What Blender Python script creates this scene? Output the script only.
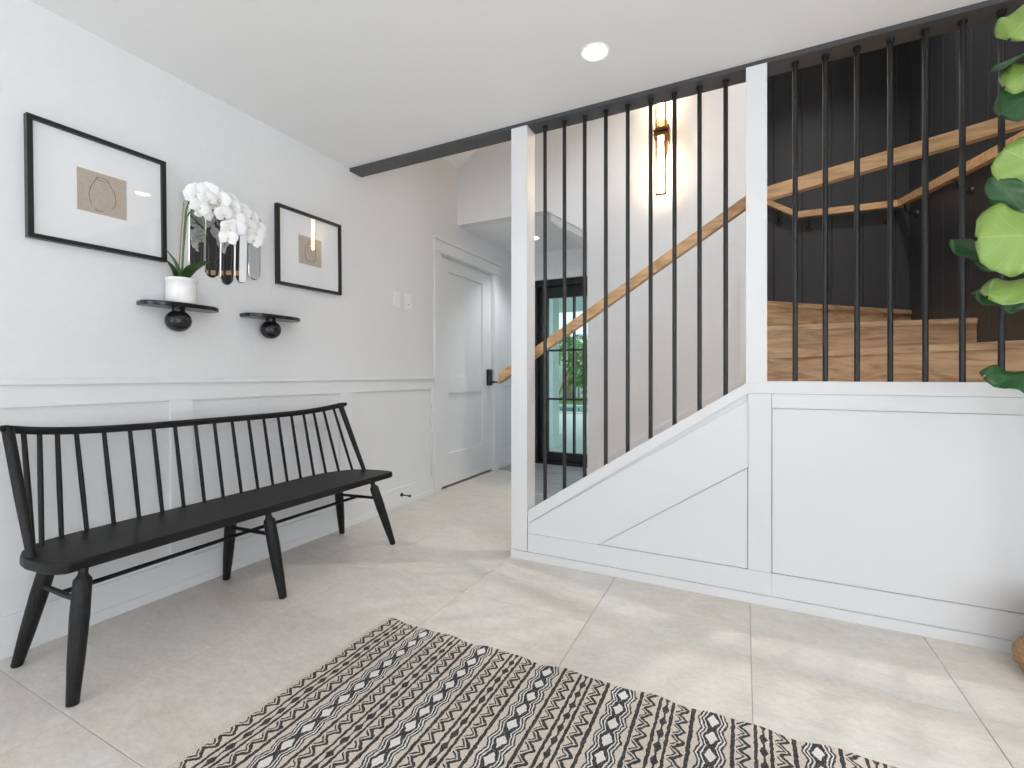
import bpy, bmesh, math, random
from mathutils import Vector, Matrix
random.seed(7)
SC = bpy.context.scene
for o in list(bpy.data.objects):
    bpy.data.objects.remove(o)
COL = SC.collection
PI = math.pi

# ------------------------------------------------------------------ camera, world, lights, exposure
cam = bpy.data.objects.new('camera', bpy.data.cameras.new('camera'))
COL.objects.link(cam)
cam.location = (2.41, 0.0, 1.025)
cam.rotation_euler = (PI/2, 0, math.radians(26.32))
cam.data.sensor_width = 36
cam.data.lens = 469/1024*36
cam.data.shift_y = -9/1024
cam.data.clip_start = 0.05
SC.camera = cam

world = bpy.data.worlds.new('world'); SC.world = world
world.use_nodes = True
bg = world.node_tree.nodes['Background']
bg.inputs[0].default_value = (0.80, 0.90, 1.0, 1)
bg.inputs[1].default_value = 1.6

def area_light(name, loc, rot, sx, sy, power, color=(1, 1, 1)):
    d = bpy.data.lights.new(name, 'AREA'); d.shape = 'RECTANGLE'
    d.size = sx; d.size_y = sy; d.energy = power; d.color = color
    o = bpy.data.objects.new(name, d); COL.objects.link(o)
    o.location = loc; o.rotation_euler = rot
    return o
# daylight entering through the two room windows behind and beside the camera
area_light('window_daylight_back', (0.9, -3.33, 1.35), (PI/2, 0, 0), 1.6, 2.0, 30, (0.945, 0.972, 1.0))
area_light('window_daylight_side', (5.73, -1.5, 1.35), (PI/2, 0, PI/2), 2.6, 2.0, 44, (0.945, 0.972, 1.0))
# upward fill lights added outside those windows to brighten the ceiling
area_light('ceiling_fill_back', (0.9, -3.95, -0.1), (math.radians(132), 0, 0), 1.6, 1.2, 85, (0.975, 0.985, 1.0))
area_light('ceiling_fill_side', (6.35, -1.5, -0.1), (math.radians(137), 0, PI/2), 2.6, 1.2, 400, (0.975, 0.985, 1.0))

SC.view_settings.view_transform = 'Standard'
SC.view_settings.look = 'None'
SC.view_settings.gamma = 1.0
SC.view_settings.use_curve_mapping = False
SC.view_settings.exposure = 0.10

# ------------------------------------------------------------------ materials
class N:
    """tiny node-math wrapper"""
    def __init__(s, nt, sock): s.nt = nt; s.s = sock
    def op(s, o, *a):
        n = s.nt.nodes.new('ShaderNodeMath'); n.operation = o
        for i, v in enumerate((s,) + a):
            if isinstance(v, N): s.nt.links.new(v.s, n.inputs[i])
            else: n.inputs[i].default_value = v
        return N(s.nt, n.outputs[0])
    def __add__(s, b): return s.op('ADD', b)
    def __sub__(s, b): return s.op('SUBTRACT', b)
    def __mul__(s, b): return s.op('MULTIPLY', b)
    def __truediv__(s, b): return s.op('DIVIDE', b)
    def abs(s): return s.op('ABSOLUTE')
    def lt(s, b): return s.op('LESS_THAN', b)
    def gt(s, b): return s.op('GREATER_THAN', b)
    def max(s, b): return s.op('MAXIMUM', b)
    def min(s, b): return s.op('MINIMUM', b)
    def tri(s, period):   # triangle wave -1..1
        return (s.op('PINGPONG', period/2) * (4/period)) - 1.0

def mat(name, color=(0.8, 0.8, 0.8), rough=0.5, metal=0.0, emis=None, estr=0.0, spec=0.5):
    m = bpy.data.materials.new(name); m.use_nodes = True
    b = m.node_tree.nodes['Principled BSDF']
    b.inputs['Base Color'].default_value = (*color, 1)
    b.inputs['Roughness'].default_value = rough
    b.inputs['Metallic'].default_value = metal
    b.inputs['Specular IOR Level'].default_value = spec
    if emis:
        b.inputs['Emission Color'].default_value = (*emis, 1)
        b.inputs['Emission Strength'].default_value = estr
    return m

def noise_vary(m, c1, c2, scale=(1, 1, 1), nscale=5, detail=4, lo=0.35, hi=0.65, bump=0.0, coord='POS',
               rand=False, distort=0.0, bumpdist=0.002):
    """base colour varied by noise (grain, stone, paint), optional fine relief"""
    nt = m.node_tree; L = nt.links; b = nt.nodes['Principled BSDF']
    if coord == 'POS':
        g = nt.nodes.new('ShaderNodeNewGeometry').outputs['Position']
    else:
        g = nt.nodes.new('ShaderNodeTexCoord').outputs['Object']
    mp = nt.nodes.new('ShaderNodeMapping'); mp.inputs['Scale'].default_value = scale
    L.new(g, mp.inputs['Vector'])
    if rand:
        oi = nt.nodes.new('ShaderNodeObjectInfo')
        mu = nt.nodes.new('ShaderNodeMath'); mu.operation = 'MULTIPLY'; mu.inputs[1].default_value = 37.0
        L.new(oi.outputs['Random'], mu.inputs[0])
        cb = nt.nodes.new('ShaderNodeCombineXYZ')
        for i in range(3): L.new(mu.outputs[0], cb.inputs[i])
        L.new(cb.outputs[0], mp.inputs['Location'])
    n = nt.nodes.new('ShaderNodeTexNoise'); n.inputs['Scale'].default_value = nscale
    n.inputs['Detail'].default_value = detail; n.inputs['Distortion'].default_value = distort
    L.new(mp.outputs[0], n.inputs['Vector'])
    r = nt.nodes.new('ShaderNodeValToRGB')
    r.color_ramp.elements[0].position = lo; r.color_ramp.elements[0].color = (*c1, 1)
    r.color_ramp.elements[1].position = hi; r.color_ramp.elements[1].color = (*c2, 1)
    L.new(n.outputs['Fac'], r.inputs[0]); L.new(r.outputs[0], b.inputs['Base Color'])
    if bump:
        bp = nt.nodes.new('ShaderNodeBump'); bp.inputs['Strength'].default_value = bump
        bp.inputs['Distance'].default_value = bumpdist
        L.new(n.outputs['Fac'], bp.inputs['Height']); L.new(bp.outputs[0], b.inputs['Normal'])
    return r, n, mp

M = {}
M['wall'] = mat('wall_paint', (0.80, 0.81, 0.82), 0.55)
noise_vary(M['wall'], (0.785, 0.795, 0.81), (0.80, 0.81, 0.825), nscale=40, bump=0.0, detail=2)
M['trim'] = mat('trim_paint', (0.82, 0.83, 0.845), 0.38)
M['white'] = mat('stair_white_paint', (0.74, 0.747, 0.76), 0.35)
M['ceil'] = mat('ceiling_paint', (0.90, 0.905, 0.91), 0.8)
M['beam'] = mat('beam_grey', (0.062, 0.063, 0.067), 0.45)
M['dark'] = mat('charcoal_paint', (0.027, 0.0275, 0.030), 0.40)
M['rod'] = mat('black_metal', (0.010, 0.010, 0.011), 0.38)
M['blk'] = mat('black_frame', (0.009, 0.009, 0.010), 0.35)
M['ferrule'] = mat('ferrule_steel', (0.05, 0.05, 0.052), 0.35, 0.7)
M['bench'] = mat('black_wood', (0.012, 0.012, 0.013), 0.48, spec=0.32)
noise_vary(M['bench'], (0.0035, 0.0035, 0.004), (0.014, 0.014, 0.0145), scale=(30, 2.2, 30), nscale=4, bump=0.35, bumpdist=0.0015)
M['benchleg'] = mat('black_wood_leg', (0.012, 0.012, 0.013), 0.48, spec=0.32)
noise_vary(M['benchleg'], (0.0035, 0.0035, 0.004), (0.014, 0.014, 0.0145), scale=(40, 40, 2.5), nscale=4, bump=0.35, bumpdist=0.0015)
M['oak'] = mat('oak_rail', (0.5, 0.3, 0.15), 0.4)
noise_vary(M['oak'], (0.46, 0.26, 0.115), (0.66, 0.41, 0.21), scale=(3, 14, 26), nscale=2.2, detail=6)
M['step'] = mat('oak_step', (0.5, 0.32, 0.18), 0.45)
r_, n_, mp_ = noise_vary(M['step'], (0.33, 0.20, 0.105), (0.66, 0.46, 0.29), scale=(2.2, 2.2, 16), nscale=1.6, detail=8, lo=0.28, hi=0.6, rand=True, distort=1.2)
M['tile'] = mat('floor_tile', (0.6, 0.58, 0.55), 0.42)
r_, n_, mp_ = noise_vary(M['tile'], (0.60, 0.565, 0.52), (0.76, 0.735, 0.695), scale=(1.6, 3.0, 1), nscale=4.0, detail=14, lo=0.30, hi=0.68, rand=True, bump=0.05)
n_.inputs['Roughness'].default_value = 0.80
_nt = M['tile'].node_tree
def _noise(scale, detail, lo, hi, c1, c2):
    n = _nt.nodes.new('ShaderNodeTexNoise'); n.inputs['Scale'].default_value = scale; n.inputs['Detail'].default_value = detail
    n.inputs['Roughness'].default_value = 0.7
    _nt.links.new(mp_.outputs[0], n.inputs['Vector'])
    r = _nt.nodes.new('ShaderNodeValToRGB')
    r.color_ramp.elements[0].position = lo; r.color_ramp.elements[0].color = (*c1, 1)
    r.color_ramp.elements[1].position = hi; r.color_ramp.elements[1].color = (*c2, 1)
    _nt.links.new(n.outputs['Fac'], r.inputs[0]); return r.outputs[0]
def _mul(a, b):
    m_ = _nt.nodes.new('ShaderNodeMix'); m_.data_type = 'RGBA'; m_.blend_type = 'MULTIPLY'; m_.inputs['Factor'].default_value = 1
    _nt.links.new(a, m_.inputs['A']); _nt.links.new(b, m_.inputs['B']); return m_.outputs['Result']
_c = _mul(r_.outputs[0], _noise(26, 8, 0.30, 0.62, (0.86, 0.855, 0.85), (1, 1, 1)))
_c = _mul(_c, _noise(70, 3, 0.27, 0.36, (0.72, 0.70, 0.67), (1, 1, 1)))
_c = _mul(_c, _noise(1.1, 3, 0.40, 0.62, (1.0, 0.965, 0.925), (1, 1, 1)))
_nt.links.new(_c, _nt.nodes['Principled BSDF'].inputs['Base Color'])
M['grout'] = mat('grout', (0.56, 0.54, 0.51), 0.8)
M['greyexposure'] = mat('grey_exposure_floor', (0.3, 0.3, 0.3), 0.5)  # greyer exposure by the door painted into the floor colour, no separate stone
noise_vary(M['greyexposure'], (0.24, 0.245, 0.25), (0.38, 0.385, 0.39), scale=(1, 6, 1), nscale=4, detail=6)
M['paper_white'] = mat('mat_board', (0.88, 0.90, 0.915), 0.7)
M['paper'] = mat('kraft_paper', (0.50, 0.43, 0.35), 0.8)
noise_vary(M['paper'], (0.47, 0.405, 0.33), (0.54, 0.47, 0.385), nscale=90)
M['ink'] = mat('ink', (0.03, 0.026, 0.023), 0.7)
M['ceramic'] = mat('white_ceramic', (0.87, 0.87, 0.87), 0.12)
M['soil'] = mat('bark_soil', (0.05, 0.03, 0.02), 0.9)
M['orleaf'] = mat('orchid_leaf', (0.035, 0.085, 0.018), 0.3)
M['stem'] = mat('orchid_stem', (0.10, 0.17, 0.045), 0.45)
M['stake'] = mat('bamboo_stake', (0.35, 0.24, 0.16), 0.6)
M['petal'] = mat('orchid_petal', (0.90, 0.90, 0.905), 0.5)
M['petal'].node_tree.nodes['Principled BSDF'].inputs['Subsurface Weight'].default_value = 0.15
M['petal'].node_tree.nodes['Principled BSDF'].inputs['Subsurface Radius'].default_value = (0.01, 0.01, 0.01)
M['lip'] = mat('orchid_lip', (0.80, 0.80, 0.62), 0.5)
M['mirror'] = mat('mirror', (0.90, 0.90, 0.90), 0.015, 1.0)
M['mirroredge'] = mat('mirror_bevel', (0.93, 0.93, 0.92), 0.12, 1.0)
M['blackshelf'] = mat('black_lacquer', (0.012, 0.012, 0.013), 0.22)
M['bronze'] = mat('bronze', (0.16, 0.085, 0.04), 0.35, 0.9)
M['switch'] = mat('switch_plastic', (0.88, 0.885, 0.89), 0.3)
M['lamp'] = mat('lamp_disc', (1, 1, 1), 0.5, emis=(1.0, 0.97, 0.92), estr=14)
M['tube'] = mat('sconce_tube', (1, 0.95, 0.85), 0.5, emis=(1.0, 0.72, 0.44), estr=30)
M['basket'] = mat('woven_basket', (0.36, 0.21, 0.10), 0.75)
noise_vary(M['basket'], (0.27, 0.15, 0.07), (0.47, 0.29, 0.15), scale=(1, 1, 8), nscale=25, bump=0.4)
M['trunk'] = mat('fig_trunk', (0.12, 0.075, 0.045), 0.8)
M['petiole'] = mat('fig_petiole', (0.20, 0.30, 0.07), 0.5)

def leaf_mat(name, c, vein, rough=0.35):
    m = mat(name, c, rough); nt = m.node_tree; b = nt.nodes['Principled BSDF']
    uv = nt.nodes.new('ShaderNodeUVMap'); sp = nt.nodes.new('ShaderNodeSeparateXYZ')
    nt.links.new(uv.outputs[0], sp.inputs[0])
    u = N(nt, sp.outputs[0]); v = N(nt, sp.outputs[1])
    au = (u - 0.5).abs()
    mid = au.lt(0.018)
    side = ((v - au*0.55).tri(0.16)).gt(0.90)
    mask = mid.max(side)
    mx = nt.nodes.new('ShaderNodeMix'); mx.data_type = 'RGBA'
    mx.inputs['A'].default_value = (*c, 1); mx.inputs['B'].default_value = (*vein, 1)
    nt.links.new(mask.s, mx.inputs['Factor']); nt.links.new(mx.outputs['Result'], b.inputs['Base Color'])
    bp = nt.nodes.new('ShaderNodeBump'); bp.inputs['Strength'].default_value = 0.35; bp.inputs['Distance'].default_value = 0.003
    bp.invert = True
    nt.links.new(mask.s, bp.inputs['Height']); nt.links.new(bp.outputs[0], b.inputs['Normal'])
    return m
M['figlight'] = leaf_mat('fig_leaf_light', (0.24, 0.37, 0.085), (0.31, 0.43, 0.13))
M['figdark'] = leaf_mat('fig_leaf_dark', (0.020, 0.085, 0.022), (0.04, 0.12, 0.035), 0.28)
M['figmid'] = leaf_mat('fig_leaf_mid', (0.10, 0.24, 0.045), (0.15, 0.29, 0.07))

def glass_mat(name, tint=(1, 1, 1), gloss=0.03, rough=0.02):
    m = bpy.data.materials.new(name); m.use_nodes = True; nt = m.node_tree
    nt.nodes.remove(nt.nodes['Principled BSDF']); out = nt.nodes['Material Output']
    t = nt.nodes.new('ShaderNodeBsdfTransparent'); t.inputs[0].default_value = (*tint, 1)
    g = nt.nodes.new('ShaderNodeBsdfGlossy'); g.inputs['Roughness'].default_value = rough
    lw = nt.nodes.new('ShaderNodeLayerWeight'); lw.inputs[0].default_value = 0.5
    f = N(nt, lw.outputs['Facing']).op('POWER', 5.0)*0.85 + gloss    # Schlick, the same from both sides
    mx = nt.nodes.new('ShaderNodeMixShader')
    nt.links.new(f.s, mx.inputs[0]); nt.links.new(t.outputs[0], mx.inputs[1]); nt.links.new(g.outputs[0], mx.inputs[2])
    nt.links.new(mx.outputs[0], out.inputs[0])
    return m
M['glass'] = glass_mat('clear_glass')
M['teal'] = glass_mat('tinted_glass', (0.84, 0.93, 0.90))
M['amber'] = glass_mat('lamp_glass', (1.0, 0.93, 0.82))
# outside
M['patio'] = mat('patio_paving', (0.55, 0.58, 0.55), 0.7)
M['lawn'] = mat('lawn', (0.10, 0.25, 0.05), 0.9)
noise_vary(M['lawn'], (0.06, 0.17, 0.03), (0.15, 0.33, 0.07), nscale=9)
M['water'] = mat('pool_water', (0.03, 0.22, 0.27), 0.06)
M['fence'] = mat('fence_white', (0.78, 0.82, 0.86), 0.6)
M['palmleaf'] = mat('palm_leaf', (0.10, 0.28, 0.04), 0.5)
M['shrub'] = mat('shrub_leaf', (0.05, 0.20, 0.035), 0.5)
M['shrub2'] = mat('shrub_leaf_bright', (0.13, 0.27, 0.045), 0.5)
M['palmtrunk'] = mat('palm_trunk', (0.22, 0.16, 0.11), 0.9)
M['stakewood'] = mat('stake_wood', (0.42, 0.28, 0.16), 0.8)
M['porch'] = mat('porch_paint', (0.62, 0.70, 0.68), 0.6)

# rug: woven stripe pattern in rug space (u across stripes, v along)
def rug_mat():
    m = mat('woven_rug', (0.6, 0.55, 0.48), 0.95, spec=0.1); nt = m.node_tree; b = nt.nodes['Principled BSDF']
    uv = nt.nodes.new('ShaderNodeUVMap'); sp = nt.nodes.new('ShaderNodeSeparateXYZ')
    # small wobble of hand weaving
    nz = nt.nodes.new('ShaderNodeTexNoise'); nz.inputs['Scale'].default_value = 55
    nt.links.new(uv.outputs[0], nz.inputs['Vector'])
    vm = nt.nodes.new('ShaderNodeVectorMath'); vm.operation = 'MULTIPLY_ADD'
    vm.inputs[1].default_value = (0.011, 0.015, 0)
    nt.links.new(nz.outputs['Color'], vm.inputs[0]); nt.links.new(uv.outputs[0], vm.inputs[2])
    nt.links.new(vm.outputs[0], sp.inputs[0])
    u = N(nt, sp.outputs[0]) - 0.0055; v = N(nt, sp.outputs[1]) - 0.0075
    P = 0.262
    p = (u + 0.050 + P).op('FLOORED_MODULO', P)      # 0 = centre of the diamond band; left edge of rug is at 0.050
    def line(c, w): return (p - c).abs().lt(w)
    dark = line(0.0535, 0.0052).max(line(0.111, 0.0046)).max(line(0.1495, 0.0046)).max(line(0.2065, 0.0056))
    # chain of blobs
    blob = (p - 0.1305).abs().lt((v.tri(0.052) + 0.45).max(0.0) * 0.0058 + 0.0026)
    dark = dark.max(blob)
    # bold double zigzags
    for c, ph in ((0.081, 0.0), (0.1785, 0.02)):
        z = (v + ph).tri(0.046)
        q = p - c
        dark = dark.max((q - z*0.0125 - 0.0035).abs().lt(0.0062) * q.abs().lt(0.0185))
        dark = dark.max((q - z*0.0125 + 0.0120).abs().lt(0.0032) * q.abs().lt(0.0185))
    # diamond band: white spots inside nested zigzags
    d = ((p + P/2).op('FLOORED_MODULO', P) - P/2).abs()
    t = v.tri(0.068)
    wave = t*0.0062
    band = d.lt(0.0430)
    r1 = ((d - 0.0140) - wave).abs().lt(0.0030)
    r2 = ((d - 0.0235) - wave).abs().lt(0.0026)
    r3 = ((d - 0.0330) - wave).abs().lt(0.0026)
    inner = (d - ((t*0.011) + 0.0055)).gt(0.0).op('MULTIPLY', ((d - 0.0125) - wave).lt(0.0))
    dk = r1.max(r2).max(r3).max(inner) * band
    dark = dark.max(dk)
    white = ((d - 0.031) - wave).lt(0.0).op('MULTIPLY', band)
    # yarn fleck
    n2 = nt.nodes.new('ShaderNodeTexNoise'); n2.inputs['Scale'].default_value = 260; n2.inputs['Detail'].default_value = 2
    nt.links.new(uv.outputs[0], n2.inputs['Vector'])
    fl = N(nt, n2.outputs['Fac'])
    def ramp(c1, c2):
        r = nt.nodes.new('ShaderNodeValToRGB')
        r.color_ramp.elements[0].position = 0.35; r.color_ramp.elements[0].color = (*c1, 1)
        r.color_ramp.elements[1].position = 0.68; r.color_ramp.elements[1].color = (*c2, 1)
        nt.links.new(fl.s, r.inputs[0]); return r.outputs[0]
    cream = ramp((0.52, 0.445, 0.38), (0.75, 0.685, 0.61)); ink = ramp((0.018, 0.018, 0.02), (0.085, 0.082, 0.085))
    wh = ramp((0.66, 0.63, 0.59), (0.82, 0.80, 0.77))
    def mix(f, a, b_):
        mx = nt.nodes.new('ShaderNodeMix'); mx.data_type = 'RGBA'
        nt.links.new(f.s, mx.inputs['Factor']); nt.links.new(a, mx.inputs['A']); nt.links.new(b_, mx.inputs['B'])
        return mx.outputs['Result']
    edge = u.gt(0.016)
    dark = dark * edge * (fl.gt(0.37)*0.55 + 0.45)
    c = mix(dark, mix(white, cream, wh), ink)
    nt.links.new(c, b.inputs['Base Color'])
    bp = nt.nodes.new('ShaderNodeBump'); bp.inputs['Strength'].default_value = 0.6; bp.inputs['Distance'].default_value = 0.004
    h = dark*0.6 + fl
    nt.links.new(h.s, bp.inputs['Height']); nt.links.new(bp.outputs[0], b.inputs['Normal'])
    return m
M['rug'] = rug_mat()

# ------------------------------------------------------------------ mesh helpers
class MB:
    def __init__(s): s.v = []; s.f = []; s.uv = None
    def box(s, x0, x1, y0, y1, z0, z1):
        b = len(s.v)
        s.v += [(x0,y0,z0),(x1,y0,z0),(x1,y1,z0),(x0,y1,z0),(x0,y0,z1),(x1,y0,z1),(x1,y1,z1),(x0,y1,z1)]
        s.f += [tuple(b+i for i in q) for q in ((0,3,2,1),(4,5,6,7),(0,1,5,4),(1,2,6,5),(2,3,7,6),(3,0,4,7))]
        return s
    def prism(s, poly, axis, a, b_):
        """extrude a 2D polygon: axis 'y' -> poly is (x,z); 'x' -> (y,z); 'z' -> (x,y)"""
        n = len(poly); b = len(s.v)
        mk = {'y': lambda p, t: (p[0], t, p[1]), 'x': lambda p, t: (t, p[0], p[1]), 'z': lambda p, t: (p[0], p[1], t)}[axis]
        s.v += [mk(p, a) for p in poly] + [mk(p, b_) for p in poly]
        s.f += [tuple(b+i for i in range(n)), tuple(b+n+i for i in reversed(range(n)))]
        s.f += [(b+i, b+(i+1) % n, b+n+(i+1) % n, b+n+i) for i in range(n)]
        return s
    def tube(s, pts, rad, seg=12, cap=True):
        pts = [Vector(p) for p in pts]
        if not hasattr(rad, '__len__'): rad = [rad]*len(pts)
        rings = []
        up = Vector((0, 0, 1))
        T0 = (pts[1]-pts[0]).normalized()
        if abs(T0.dot(up)) > 0.95: up = Vector((1, 0, 0))
        nrm = (up - T0*up.dot(T0)).normalized()
        for i, p in enumerate(pts):
            T = (pts[min(i+1, len(pts)-1)] - pts[max(i-1, 0)]).normalized()
            nrm = (nrm - T*nrm.dot(T)).normalized(); bn = T.cross(nrm)
            b = len(s.v)
            for k in range(seg):
                a = 2*PI*k/seg
                s.v.append(tuple(p + (nrm*math.cos(a) + bn*math.sin(a))*rad[i]))
            rings.append(b)
        for i in range(len(rings)-1):
            a, b = rings[i], rings[i+1]
            s.f += [(a+k, a+(k+1) % seg, b+(k+1) % seg, b+k) for k in range(seg)]
        if cap:
            s.f.append(tuple(rings[0]+k for k in reversed(range(seg))))
            s.f.append(tuple(rings[-1]+k for k in range(seg)))
        return s
    def lathe(s, prof, c, seg=28, squash=(1, 1)):
        """profile of (r, z) about a vertical axis through c"""
        rings = []
        for r, z in prof:
            b = len(s.v)
            for k in range(seg):
                a = 2*PI*k/seg
                s.v.append((c[0]+r*math.cos(a)*squash[0], c[1]+r*math.sin(a)*squash[1], c[2]+z))
            rings.append(b)
        for i in range(len(rings)-1):
            a, b = rings[i], rings[i+1]
            s.f += [(a+k, a+(k+1) % seg, b+(k+1) % seg, b+k) for k in range(seg)]
        s.f.append(tuple(rings[0]+k for k in reversed(range(seg))))
        s.f.append(tuple(rings[-1]+k for k in range(seg)))
        return s
    def sweep_rect(s, pts, w, h, up=(0, 0, 1)):
        """rectangular bar along a path, mitred at the bends; h is measured vertically"""
        pts = [Vector(p) for p in pts]; b0 = len(s.v)
        n = len(pts)
        for i, p in enumerate(pts):
            a = (pts[i]-pts[i-1]) if i > 0 else (pts[1]-pts[0])
            c = (pts[i+1]-pts[i]) if i < n-1 else a
            ah = Vector((a.x, a.y, 0)).normalized(); ch = Vector((c.x, c.y, 0)).normalized()
            t = (ah+ch).normalized(); side = Vector((-t.y, t.x, 0))
            k = 1/max(0.3, abs(side.dot(Vector((-ah.y, ah.x, 0)))))
            for sx, sz in ((-1, -1), (1, -1), (1, 1), (-1, 1)):
                s.v.append(tuple(p + side*(sx*w/2*k) + Vector((0, 0, sz*h/2))))
        for i in range(n-1):
            a, b = b0+4*i, b0+4*(i+1)
            s.f += [(a+k, a+(k+1) % 4, b+(k+1) % 4, b+k) for k in range(4)]
        s.f += [(b0+3, b0+2, b0+1, b0), tuple(b0+4*(n-1)+k for k in range(4))]
        return s
    def grid(s, fn, nu, nv, uv=True):
        b = len(s.v)
        if s.uv is None: s.uv = {}
        for j in range(nv+1):
            for i in range(nu+1):
                s.uv[len(s.v)] = (i/nu, j/nv)
                s.v.append(tuple(fn(i/nu, j/nv)))
        for j in range(nv):
            for i in range(nu):
                a = b+j*(nu+1)+i
                s.f.append((a, a+1, a+nu+2, a+nu+1))
        return s
    def build(s, name, m, parent=None, smooth=False, bevel=0.0, bseg=2, angle=35, origin=None):
        me = bpy.data.meshes.new(name)
        off = Vector(parent.get('_o', (0, 0, 0))) if parent else Vector(origin or (0, 0, 0))
        me.from_pydata([tuple(Vector(v)-off) for v in s.v], [], s.f)
        if s.uv is not None:
            l = me.uv_layers.new(name='UVMap')
            for lp in me.loops:
                l.data[lp.index].uv = s.uv.get(lp.vertex_index, (0, 0))
        bm = bmesh.new(); bm.from_mesh(me)
        if s.uv is None: bmesh.ops.recalc_face_normals(bm, faces=bm.faces)
        if bevel:
            es = [e for e in bm.edges if len(e.link_faces) == 2 and e.calc_face_angle(0) > math.radians(30)]
            bmesh.ops.bevel(bm, geom=es, offset=bevel, segments=bseg, affect='EDGES', profile=0.6, clamp_overlap=True)
        bm.to_mesh(me); bm.free()
        me.materials.append(M[m] if isinstance(m, str) else m)
        if smooth or bevel:
            for p in me.polygons: p.use_smooth = True
            if hasattr(me, 'set_sharp_from_angle'):
                me.set_sharp_from_angle(angle=math.radians(angle))
        o = bpy.data.objects.new(name, me); COL.objects.link(o)
        if bevel:
            wn = o.modifiers.new('weighted_normal', 'WEIGHTED_NORMAL'); wn.keep_sharp = True; wn.weight = 100
        if parent:
            o.parent = parent
            o['_o'] = tuple(off)
        else:
            o.location = off; o['_o'] = tuple(off)
        return o

def tag(o, label, cat, group=None):
    o['label'] = label; o['category'] = cat
    if group: o['group'] = group
    return o
def thing(name, loc, label, cat, group=None):
    o = bpy.data.objects.new(name, None); COL.objects.link(o); o.location = loc
    o.empty_display_size = 0.1
    o['_o'] = tuple(loc)
    return tag(o, label, cat, group)
def struct(o, label=None, cat=None):
    o['kind'] = 'structure'
    if label: o['label'] = label
    if cat: o['category'] = cat
    return o
def box(name, m, dims, parent=None, bevel=0.0, **k):
    return MB().box(*dims).build(name, m, parent, bevel=bevel, **k)

# ------------------------------------------------------------------ setting
H = 2.435
# floor: slab with tiles
floor = struct(box('floor', 'grout', (-0.12, 5.72, -3.3, 5.4, -0.10, -0.004)), 'pale stone tile floor of the entry room', 'floor')
TX, TY, G = 0.607, 1.21, 0.0010
tile_cache = {}
ix = 0
x = 0.005
xs = [0.0] + [0.612+0.607*i for i in range(0, 9)]
ys = [0.672+1.21*i for i in range(-4, 5)]
for i in range(len(xs)-1):
    for j in range(len(ys)-1):
        x0, x1, y0, y1 = xs[i]+G, xs[i+1]-G, ys[j]+G, ys[j+1]-G
        y0 = max(y0, -3.2); y1 = min(y1, 4.48)
        if y1-y0 < 0.02: continue
        if y0 > 2.48 and x0 > 1.3: continue
        if y1 > 2.48 and x0 > 1.3:
            y1 = 2.46
            if y1-y0 < 0.02: continue
        if x1 > 5.6: x1 = 5.6
        key = (round(x1-x0, 4), round(y1-y0, 4))
        if key not in tile_cache:
            w, h = key
            bm = bmesh.new()
            e = 0.0012
            vs = [bm.verts.new(c) for c in ((0,0,-0.012),(w,0,-0.012),(w,h,-0.012),(0,h,-0.012),
                  (0,0,-e),(w,0,-e),(w,h,-e),(0,h,-e),(e,e,0),(w-e,e,0),(w-e,h-e,0),(e,h-e,0))]
            for q in ((0,1,5,4),(1,2,6,5),(2,3,7,6),(3,0,4,7),(4,5,9,8),(5,6,10,9),(6,7,11,10),(7,4,8,11),(8,9,10,11)):
                bm.faces.new([vs[k] for k in q])
            me = bpy.data.meshes.new('tile'); bm.to_mesh(me); bm.free(); me.materials.append(M['tile'])
            tile_cache[key] = me
        t = bpy.data.objects.new('tile', tile_cache[key]); COL.objects.link(t)
        t.parent = floor; t.location = (x0, y0, 0)
# hall floor by stairs and garden door, its greyer exposure put in as colour
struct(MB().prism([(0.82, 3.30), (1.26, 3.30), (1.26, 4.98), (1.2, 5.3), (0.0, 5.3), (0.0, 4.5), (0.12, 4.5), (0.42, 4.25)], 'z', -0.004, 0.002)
       .build('floor_hall', 'greyexposure'), 'hall floor by the garden door with greyer exposure painted in', 'floor')

# left wall with door opening
D0, D1, DT = 3.425, 4.42, 2.10
wl = MB()
wl.box(-0.12, 0, -3.3, D0, 0, 4.7); wl.box(-0.12, 0, D1, 5.3, 0, 4.7); wl.box(-0.12, 0, D0, D1, DT, 4.7)
wall_left = struct(wl.build('wall_left', 'wall'), 'pale grey painted wall behind the bench', 'wall')

# wainscot on the left wall
wain = struct(MB().box(0, 0.012, -3.2, 3.335, 0.905, 0.988).build('trim_1', 'trim', bevel=0.0015),
              'white panelled wainscot on the wall behind the bench', 'wainscot')
box('bottom_rail', 'trim', (0, 0.012, -3.2, 3.335, 0.042, 0.149), wain, bevel=0.0015)
box('base_shoe', 'trim', (0, 0.017, -3.2, 3.335, 0.0, 0.044), wain, bevel=0.0025)
cap_me = MB().box(0, 0.026, -3.2, 3.345, 0.988, 1.010).build('chair_rail', 'trim', wain, bevel=0.003)
py = 3.303+0.032
stiles = [(3.303, 3.335)] + [(2.28-1.023*i, 2.38-1.023*i) for i in range(0, 6)]
for a, b in stiles:
    box('stile', 'trim', (0, 0.012, max(a, -3.2), b, 0.149, 0.905), wain, bevel=0.0015)
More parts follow.
